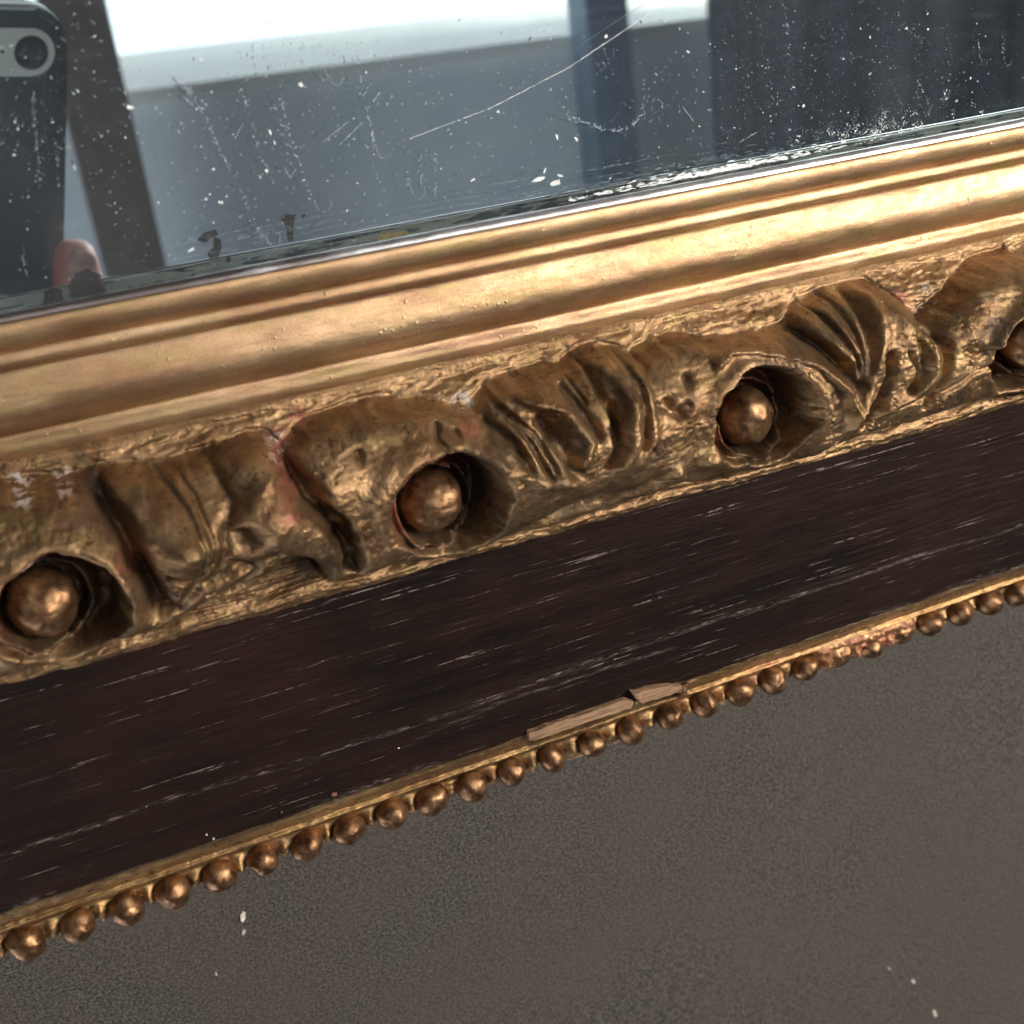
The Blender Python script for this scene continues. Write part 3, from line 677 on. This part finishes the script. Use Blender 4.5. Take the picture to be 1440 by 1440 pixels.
# heavier crust near the edge of the glass on the right
cl = [(random.gauss(1235, 60), abs(random.gauss(0, 1.3))) for _ in range(46)]
for k in range(330):
    cx_, cy_ = random.choice(cl); q0 = at(cx_, 180, 5)[0]
    dust.fleck(q0+random.gauss(0, .35), -24.0+cy_+random.gauss(0.3, .3), random.uniform(.03, .085), GZT, random.choice((1, 1.8)), random.uniform(.8, 2.3), 6, 0.03)
for k in range(420):        # pale flecks for the glare on the dusty, scratched last millimetre of glass
    x_ = random.gauss(at(1010, 220, 5)[0], 9); dust.fleck(x_, -24.45+abs(random.gauss(0, .38)), random.uniform(.03, .10), GZT, random.uniform(3, 9), random.uniform(-.06, .06), 6, 0.03)
for x, y, r in [(423,119,4),(182,151,3.6),(300,238,2.4),(308,284,2),(852,51,3.4),(1275,40,3),(1305,41,3),(1210,40,2),(1035,97,2),(1130,149,3.4),(312,285,2.6),(375,240,3),(700,157,2.6),(290,280,2),(186,151,2),(1365,110,2.4)]:
    q = gp(x, y); dust.fleck(q[0], q[1], r*0.062, GZT, 1, 0, 10, 0.04)
for x, y, rx, ang in [(757,252,9,.15),(781,258,9,.15),(766,240,4,1),(788,247,5,-.5),(783,192,4,1.9),(810,196,4,1.9),(665,253,4,.3),(268,352,5,.3)]:
    q = gp(x, y); dust.fleck(q[0], q[1], rx*0.035, GZT, 2.6, ang, 8, 0.04)
dust.build('dust_specks', M_DUST)['kind'] = 'stuff'
dim.build('faint_dust', M_DUSTD)['kind'] = 'stuff'
drips = Soup()
def drip(pts, w=0.09, ur=0.0, gapp=0.45, jit=0.05, sp=1.0):
    P = P2(pts, 5); drips.strip(P, w*0.8, GZT, min(.85, gapp+.25), jit)
    L = np.hypot(*np.diff(P, axis=0).T).sum()
    for k in range(int(L*3.2*sp)):
        i = random.randrange(len(P)-1); t_ = random.random(); q = P[i]*(1-t_)+P[i+1]*t_ + rng.normal(0, 0.16, 2)
        drips.fleck(q[0], q[1], random.uniform(.03, .075), GZT, 1.4, random.uniform(0, 3), 5, 0.02)
    if ur:
        e = P[-1]; c = e + np.array([ur, 0])
        drips.strip([(c[0]-ur*0.8*math.cos(a), c[1]-ur*1.1*math.sin(a)) for a in np.linspace(random.uniform(-.4, .1), math.pi+random.uniform(-.2, .5), 12)], w*0.65, GZT, 0.3, 0.06)
drip([(392,90),(398,150),(412,205),(430,255),(440,284)], 0.08, 1.15, 0.6)
drip([(262,110),(285,160),(312,215),(340,270),(358,315),(372,336)], 0.07, 1.0, 0.55)
drip([(330,95),(350,160),(368,225),(390,262)], 0.05, 0, 0.65)
drip([(368,60),(376,120),(395,180),(412,240)], 0.05, 0, 0.65)
drip([(502,78),(512,140),(522,180),(526,208)], 0.09, 1.2, 0.35)
drip([(612,215),(612,250),(613,276)], 0.07, 0, 0.3); drip([(574,240),(578,270)], 0.06, 0.9, 0.4); drip([(592,218),(592,270)], 0.08, 0, 0.3)
drip([(440,60),(445,100)], 0.06, 0.9, 0.5); drip([(455,90),(462,108)], 0.07, 0.9, 0.2)
drip([(905,110),(906,140),(903,160)], 0.08, 1.0, 0.35); drip([(932,140),(933,150)], 0.07, -0.9, 0.3)
drip([(798,163),(822,172),(845,181),(868,184),(890,176),(905,160)], 0.13, 0, 0.15, 0.08, 3)
drip([(845,60),(850,75)], 0.06, 0.7, 0.3); drip([(838,88),(840,92)], 0.06, 0.5, 0.2)
drip([(1376,55),(1378,85)], 0.08, 0.75, 0.35); drip([(1410,50),(1412,85)], 0.08, 0.75, 0.35)
drip([(1240,150),(1246,165)], 0.09, 0.7, 0.3, sp=3); drip([(1290,112),(1308,150),(1304,168)], 0.06, 0, 0.4, sp=2); drip([(1262,30),(1300,60)], 0.06, 0, 0.6)
drip([(1100,0),(1108,40),(1112,90)], 0.05, 0, 0.7); drip([(45,130),(52,200),(55,255)], 0.05, 0, 0.6, sp=1.5); drip([(84,180),(80,250)], 0.05, 0, 0.7)
drip([(250,110),(258,120),(268,128),(262,140),(272,150),(285,155)], 0.09, 0, 0.3, 0.12, 4)
for a in ((455,200,490,170),(478,204,510,172),(505,140,516,128),(524,143,534,130),(330,195,344,170),(960,150,975,170),(1040,200,1064,186),(30,355,38,388),(400,236,408,250),(408,250,416,238)):
    drips.strip(P2([(a[0], a[1]), (a[2], a[3])], 5), 0.07, GZT, 0.1, 0.02)
for k in range(60):        # faint rubbing streaks along the bottom of the glass
    x = random.uniform(200, 1000); b = at(x, 260, 5); yy = random.uniform(-24.0, -20.5)
    L = random.uniform(2, 12); drips.strip([(b[0], yy), (b[0]+L, yy+random.uniform(-.15, .15))], 0.03, GZT, 0.5, 0.01)
drips.build('water_marks', M_DUSTD)['kind'] = 'stuff'
scr = Soup()
scr.strip(P2([(576,195),(690,152),(800,95),(912,20),(960,-10)], 5), 0.065, GZT, 0.04, 0.015)
scr.build('long_scratch', M_DUST)
# places where the silvering has gone, seen black through the glass
def patch(name, pts, mat, zz=0.012, th=0.05):
    P = P2([(a_, b_-5) for a_, b_ in pts], -3.0)
    n = len(P); V = [(x, y, zz) for x, y in P]
    c = P.mean(0); out = []
    for i in range(n):
        a, b = P[i], P[(i+1) % n]; out += [a, (a+b)/2+rng.normal(0, 0.10, 2)]
    V = [(q[0], q[1], 0.006) for q in out] + [(q[0], q[1], 0.006+0.02) for q in (np.array(out)-c)*0.97+c]
    n = len(out); Fc = [tuple(range(n, 2*n))] + [(i, (i+1) % n, n+(i+1) % n, n+i) for i in range(n)]
    return part(name, mesh(name, V, Fc), mat, smooth=False)
patch('tarnish_spot', [(270,334),(280,324),(296,320),(300,326),(288,332),(278,338)], M_TARN)
patch('tarnish_spot', [(292,330),(302,334),(303,348),(300,358),(288,360),(284,352),(292,344)], M_TARN)
patch('tarnish_spot', [(309,360),(313,356),(317,360),(315,366),(310,366)], M_TARN)
patch('tarnish_spot', [(384,304),(392,299),(408,299),(403,306),(402,322),(401,335),(393,335),(391,318),(386,310)], M_TARN)
patch('tarnish_spot', [(411,302),(416,299),(418,303),(414,305)], M_TARN)
rb = []
for a in np.linspace(0, 2*math.pi, 26)[:-1]:
    rr = random.uniform(.9, 1.12); rb.append((120+24*rr*math.cos(a), 398+22*rr*math.sin(a)))
patch('tarnish_spot', rb, M_TARN)
patch('tarnish_spot', [(62,405),(72,398),(86,402),(92,420),(86,436),(64,436),(60,420)], M_TARN)
patch('resin_flake', [(515,331),(535,325),(553,322),(560,326),(545,334),(520,336)], M_TARN2)

# ------------------------------------------------------------------ paint flakes on the grey cloth
def flake(pts, label, mat):
    P = P2(pts, GZ+0.6); c = P.mean(0); import bmesh
    bm = bmesh.new(); lo = [bm.verts.new(((x-c[0])*S, (y-c[1])*S, 0)) for x, y in P]
    hi = [bm.verts.new(((x-c[0])*S*.9, (y-c[1])*S*.9, random.uniform(.25, .5)*S)) for x, y in P]
    bm.faces.new(hi); bm.faces.new(lo[::-1])
    for i in range(len(P)): j = (i+1) % len(P); bm.faces.new((lo[i], lo[j], hi[j], hi[i]))
    bmesh.ops.recalc_face_normals(bm, faces=bm.faces)
    me = bpy.data.meshes.new('paint_flake'); bm.to_mesh(me); bm.free()
    gz = GZ + 0.25*float(fbm(np.array([c[0]*0.02]), np.array([c[1]*0.02]), 3, 3)[0])
    o = link('paint_flake', me, mat, None, (c[0], c[1], gz+0.02), smooth=False)
    return tag(o, label, 'paint flake', 'paint flakes fallen on the grey cloth')
M_FLAKE = plain('cream_gesso', (0.62, 0.55, 0.45), 0.7)
flake([(338,1289),(342,1284),(346,1287),(346,1294),(342,1299),(339,1297)], 'largest cream paint flake on the grey cloth below the pearl edge', M_FLAKE)
flake([(341,1312),(344,1310),(346,1312),(343,1317),(341,1317)], 'small cream flake just below the largest flake', M_FLAKE)
flake([(1283.5,1382),(1286,1379),(1288,1382),(1286,1383.5)], 'tiny bright white flake near the lower right corner', M_DUST)
flake([(1314,1424),(1317,1423),(1319,1430),(1316,1432)], 'tan sliver of paint by the bottom right edge', M_FLAKE)
flake([(1250,1362.5),(1252,1361.5),(1254,1364.5),(1251,1365)], 'faint pinkish crumb left of the tiny white flake', plain('pink_crumb', (0.45, 0.33, 0.28), 0.7))
flake([(303,1371),(305,1370),(306,1373),(304,1374)], 'pale pinhead crumb under the left pearls near the bottom', M_FLAKE)

# ------------------------------------------------------------------ what the mirror shows: window, wall, posts, curtain
ZW = 1100.0
M_WALL = plain('blue_grey_wall_paint', (0.93, 0.96, 0.99), 0.8, var=0.05, sc=0.01)
M_SILL = plain('cream_sill_paint', (0.90, 0.86, 0.80), 0.6, var=0.04, sc=0.01)
M_BROWN = plain('brown_stained_wood', (0.16, 0.105, 0.09), 0.5, var=0.3, sc=0.02)
M_BLUE = plain('slate_blue_paint', (0.10, 0.16, 0.23), 0.5, var=0.15, sc=0.02)
M_CURT = plain('dark_curtain_cloth', (0.028, 0.042, 0.062), 0.9, var=0.35, sc=0.03)
M_PANE = NT('daylit_window_pane').set(color=(0.9, 0.9, 0.9), emis=(0.96, 0.98, 1.0), emit=WIN_E)
M_PANE2 = NT('sunlit_window_pane').set(color=(0.9, 0.9, 0.9), emis=(1.0, 0.95, 0.86), emit=WIN_R)
def st(o): o['kind'] = 'structure'; return o
lw = st(box('wall', -900, 1500, -700, -50, ZW, ZW+40, M_WALL)); lw.rotation_euler = (0, 0, math.radians(-1.1))
st(box('wall', 760, 840, -58, 900, ZW, ZW+40, M_WALL))
st(box('wall', 840, 1500, -58, 90, ZW, ZW+40, M_WALL))
st(box('wall', 1400, 1900, 90, 900, ZW, ZW+40, M_WALL))
st(box('wall', 840, 1400, 620, 900, ZW, ZW+40, M_WALL))
st(box('wall', -900, -420, -58, 900, ZW, ZW+40, M_WALL))
wr_ = thing('window', 'bright overexposed window reflected along the top of the mirror', 'window', (170, -20, ZW))
WL = (170, -20, ZW); wr_.rotation_euler = (0, 0, math.radians(-1.1))
box('pane', -480, 645, -14.5, 1000, ZW+150, ZW+156, M_PANE, wr_, WL)
box('pane', 712, 860, -14.5, 1000, ZW+150, ZW+156, M_PANE, wr_, WL)
box('mullion', 645, 712, -14.5, 1000, ZW+138, ZW+157, M_SILL, wr_, WL)
sv = [(x, y, z) for x in (-440, 850) for y, z in ((-51, -14), (-46, -16), (-14.5, 149), (-60, 149), (-60, -10))]
sm = mesh('window_sill', np.array(sv) - np.array([WL[0], WL[1], 0]), [(0, 1, 6, 5), (1, 2, 7, 6), (2, 3, 8, 7), (3, 4, 9, 8), (4, 0, 5, 9), (4, 3, 2, 1, 0), (5, 6, 7, 8, 9)])
link('window_sill', sm, M_SILL, wr_, (0, 0, 0), smooth=False)
w2 = thing('window', 'sunlit second window to the right of the curtain, glinting on the gilt moulding', 'window', (1120, 350, ZW))
box('pane', 840, 1400, 90, 620, ZW+30, ZW+36, M_PANE2, w2, (1120, 350, ZW))
box('window_sill', 836, 1404, 84, 92, ZW-10, ZW+38, M_SILL, w2, (1120, 350, ZW), bev=2)
box('mullion', 1112, 1128, 92, 620, ZW+10, ZW+37, M_SILL, w2, (1120, 350, ZW))
tag(box('post', 537, 586, -700, 900, ZW-70, ZW-22, M_BLUE, bev=3), 'slate blue upright post reflected right of the long scratch', 'post')
bp = box('post', -27, 27, -650, 900, -24, 24, M_BROWN, None, None, bev=3)
bp.location = Vector((43, 125, ZW-120))*S*1.0; bp.rotation_euler = (0, 0, math.radians(-1.2)); tag(bp, 'dark brown wooden post reflected just right of the phone', 'post')
cxs = np.linspace(692, 1460, 240); cys = np.linspace(-700, 60, 20); CXX, CYY = np.meshgrid(cxs, cys)
cme = grid_mesh('curtain', cxs, cys, ZW-50 + 9*np.sin(CXX*0.085+0.6*np.sin(CXX*0.03)) + 2*np.sin(CXX*0.21))
cu = link('curtain', cme, M_CURT); sol = cu.modifiers.new('thickness', 'SOLIDIFY'); sol.thickness = 3*S
tag(cu, 'dark blue curtain in folds reflected in the right end of the mirror', 'curtain')

# ------------------------------------------------------------------ the phone whose lens took the picture
def cw_(x, y, z): return Vector(RM @ np.array([x, y, z])) + Vector((0, 0, H))
ph = bpy.data.objects.new('phone', None); COL.objects.link(ph); ph.matrix_world = m4.copy()
tag(ph, 'phone in a dark teal case with one camera lens, held over the mirror', 'phone')
def rrect(w0, w1, h0, h1, r, z0, z1, name, mat, hole=None, bev=0.5):
    import bmesh
    bm = bmesh.new(); pts = []
    for cx, cy, a0 in ((w1-r, h1-r, 0), (w0+r, h1-r, 90), (w0+r, h0+r, 180), (w1-r, h0+r, 270)):
        for k in range(9): a = math.radians(a0+k*90/8); pts.append((cx+r*math.cos(a), cy+r*math.sin(a)))
    lo = [bm.verts.new((x*S, y*S, z0*S)) for x, y in pts]; hi = [bm.verts.new((x*S, y*S, z1*S)) for x, y in pts]
    bm.faces.new(lo[::-1]); bm.faces.new(hi)
    for i in range(len(pts)): j = (i+1) % len(pts); bm.faces.new((lo[i], lo[j], hi[j], hi[i]))
    if bev: bmesh.ops.bevel(bm, geom=[e for e in bm.edges if abs(e.verts[0].co.z-e.verts[1].co.z) < 1e-9], offset=bev*S, segments=3, affect='EDGES')
    me = bpy.data.meshes.new(name); bm.to_mesh(me); bm.free()
    return link(name, me, mat, ph, None, smooth=False)
M_CASE = plain('dark_teal_case', (0.018, 0.035, 0.042), 0.35, var=0.2, bmp=0.0)
M_SIL = plain('silver_camera_surround', (0.92, 0.91, 0.88), 0.4, var=0.02, bmp=0.0, metal=0.0)
M_LENS = plain('lens_black', (0.004, 0.005, 0.008), 0.08, var=0.1, bmp=0.0)
rrect(-46, 7.6, -102, 8.4, 6.5, 0.5, 7.5, 'case', M_CASE, bev=1.4)
rrect(-46.25, 7.85, -102.25, 8.65, 6.7, 3.0, 5.2, 'highlight_rim', M_SIL, bev=0.3)  # pale rim added as the highlight along the case edge
rrect(-10.4, 4.9, -4.9, 4.9, 4.85, 0.34, 0.62, 'camera_surround', M_SIL, bev=0.12)
def ring(name, cx, cy, r, z0, z1, mat):
    import bmesh
    bm = bmesh.new(); bmesh.ops.create_cone(bm, cap_ends=True, segments=40, radius1=r*S, radius2=r*S, depth=(z1-z0)*S)
    for v in bm.verts: v.co += Vector((cx, cy, (z0+z1)/2))*S
    me = bpy.data.meshes.new(name); bm.to_mesh(me); bm.free(); return link(name, me, mat, ph, None, smooth=False)
ring('lens_ring', 0, 0, 3.5, 0.26, 0.60, M_LENS); ring('lens', 0, 0, 2.3, 0.22, 0.40, plain('lens_glass', (0.02, 0.03, 0.05), 0.03, bmp=0.0))
ring('microphone_hole', -5.8, 0.2, 0.38, 0.30, 0.5, M_LENS)
ring('flash', -8.3, 0.1, 1.2, 0.29, 0.5, plain('flash_lens', (0.9, 0.8, 0.55), 0.2, bmp=0.0))
rrect(-45.2, 6.8, -101.2, 7.6, 5.8, 7.4, 7.75, 'screen', plain('screen_glass', (0.01, 0.01, 0.012), 0.06, bmp=0.0), bev=0.1)

# ------------------------------------------------------------------ the hand that holds it
def skin_mat():
    n = NT('skin'); f = n.noise(0.35, 4, 0.6)
    c = n.mix(n.ramp(f, [(0.3, 0.0), (0.7, 1.0)]), (0.66, 0.30, 0.25), (0.78, 0.42, 0.35))
    return n.set(color=c, rough=0.5, sss=0.15, normal=n.bump(n.noise(2.0, 3), 0.06, 0.5))
def skinned(name, V, E, R, mat, root_i=0, lv=2):
    me = bpy.data.meshes.new(name); me.from_pydata([tuple(Vector(v)*S) for v in V], E, []); me.update()
    o = bpy.data.objects.new(name, me); COL.objects.link(o)
    o.modifiers.new('skin', 'SKIN')
    for i, r in enumerate(R):
        d = me.skin_vertices[0].data[i]; rr = r if isinstance(r, tuple) else (r, r); d.radius = (rr[0]*S, rr[1]*S); d.use_root = (i == root_i)
    s2 = o.modifiers.new('sub', 'SUBSURF'); s2.levels = lv; s2.render_levels = lv
    dg = bpy.context.evaluated_depsgraph_get(); ev = bpy.data.meshes.new_from_object(o.evaluated_get(dg))
    bpy.data.objects.remove(o); ev.materials.clear(); ev.materials.append(mat)
    ev.polygons.foreach_set('use_smooth', [True]*len(ev.polygons))
    return ev
M_SKIN = skin_mat()
# camera-space joints: fingers lie on the back of the phone, palm and wrist below it
V = [(-12,-118,6),(-12,-104,3),(-12,-140,14),(-14,-200,40),(-16,-270,80)]; E = [(0,1),(0,2),(2,3),(3,4)]; R = [16,14,15,15,17]
def chain(base, pts, rs):
    p = base
    for q, r in zip(pts, rs): V.append(q); R.append(r); E.append((p, len(V)-1)); p = len(V)-1
chain(1, [(5,-94,-3),(8,-72,-8),(7.6,-56,-8.5),(7.0,-44,-7),(6.6,-39.5,-6)], [8,7,6.3,5.4,3.9])
chain(1, [(-8,-94,-4),(-10,-76,-9),(-10.5,-64,-8.5),(-11,-55,-7),(-11,-51,-6)], [8,7,6.3,5.4,3.9])
chain(1, [(-20,-96,-3),(-22,-84,-8),(-23,-73,-8),(-23.5,-66,-6.6)], [7.6,6.6,6.1,5.1])
chain(1, [(-32,-100,-2),(-36,-92,-7),(-38,-84,-7),(-39,-78,-6)], [6.6,5.6,5.2,4.4])
chain(0, [(6,-112,14),(14,-96,17),(12,-80,15),(4,-70,12.5)], [10,8,7,5.8])
hm = skinned('person', V, E, R, M_SKIN)
hand = bpy.data.objects.new('person', None); COL.objects.link(hand); hand.matrix_world = m4.copy()
tag(hand, 'person holding the phone, only fingertips showing at the left of the mirror', 'person')
ho = link('hand', hm, M_SKIN, hand, None)
for tip, dirv in (((6.8,-43,-6.6), (0, 1, 0)), ((-11,-54.5,-6.6), (0, 1, 0)), ((-23.5,-66,-6.6), (0, 1, 0)), ((-39,-78,-6), (0, 1, 0))):
    me = bead_mesh('fingernail', 3.6, 900, 0.28, 20, 12, amp=0.0, tall=1.35)
    n_ = link('fingernail', me, plain('nail', (0.72, 0.42, 0.36), 0.25, bmp=0.0), hand, (tip[0], tip[1]-1.5, tip[2]-4.1))
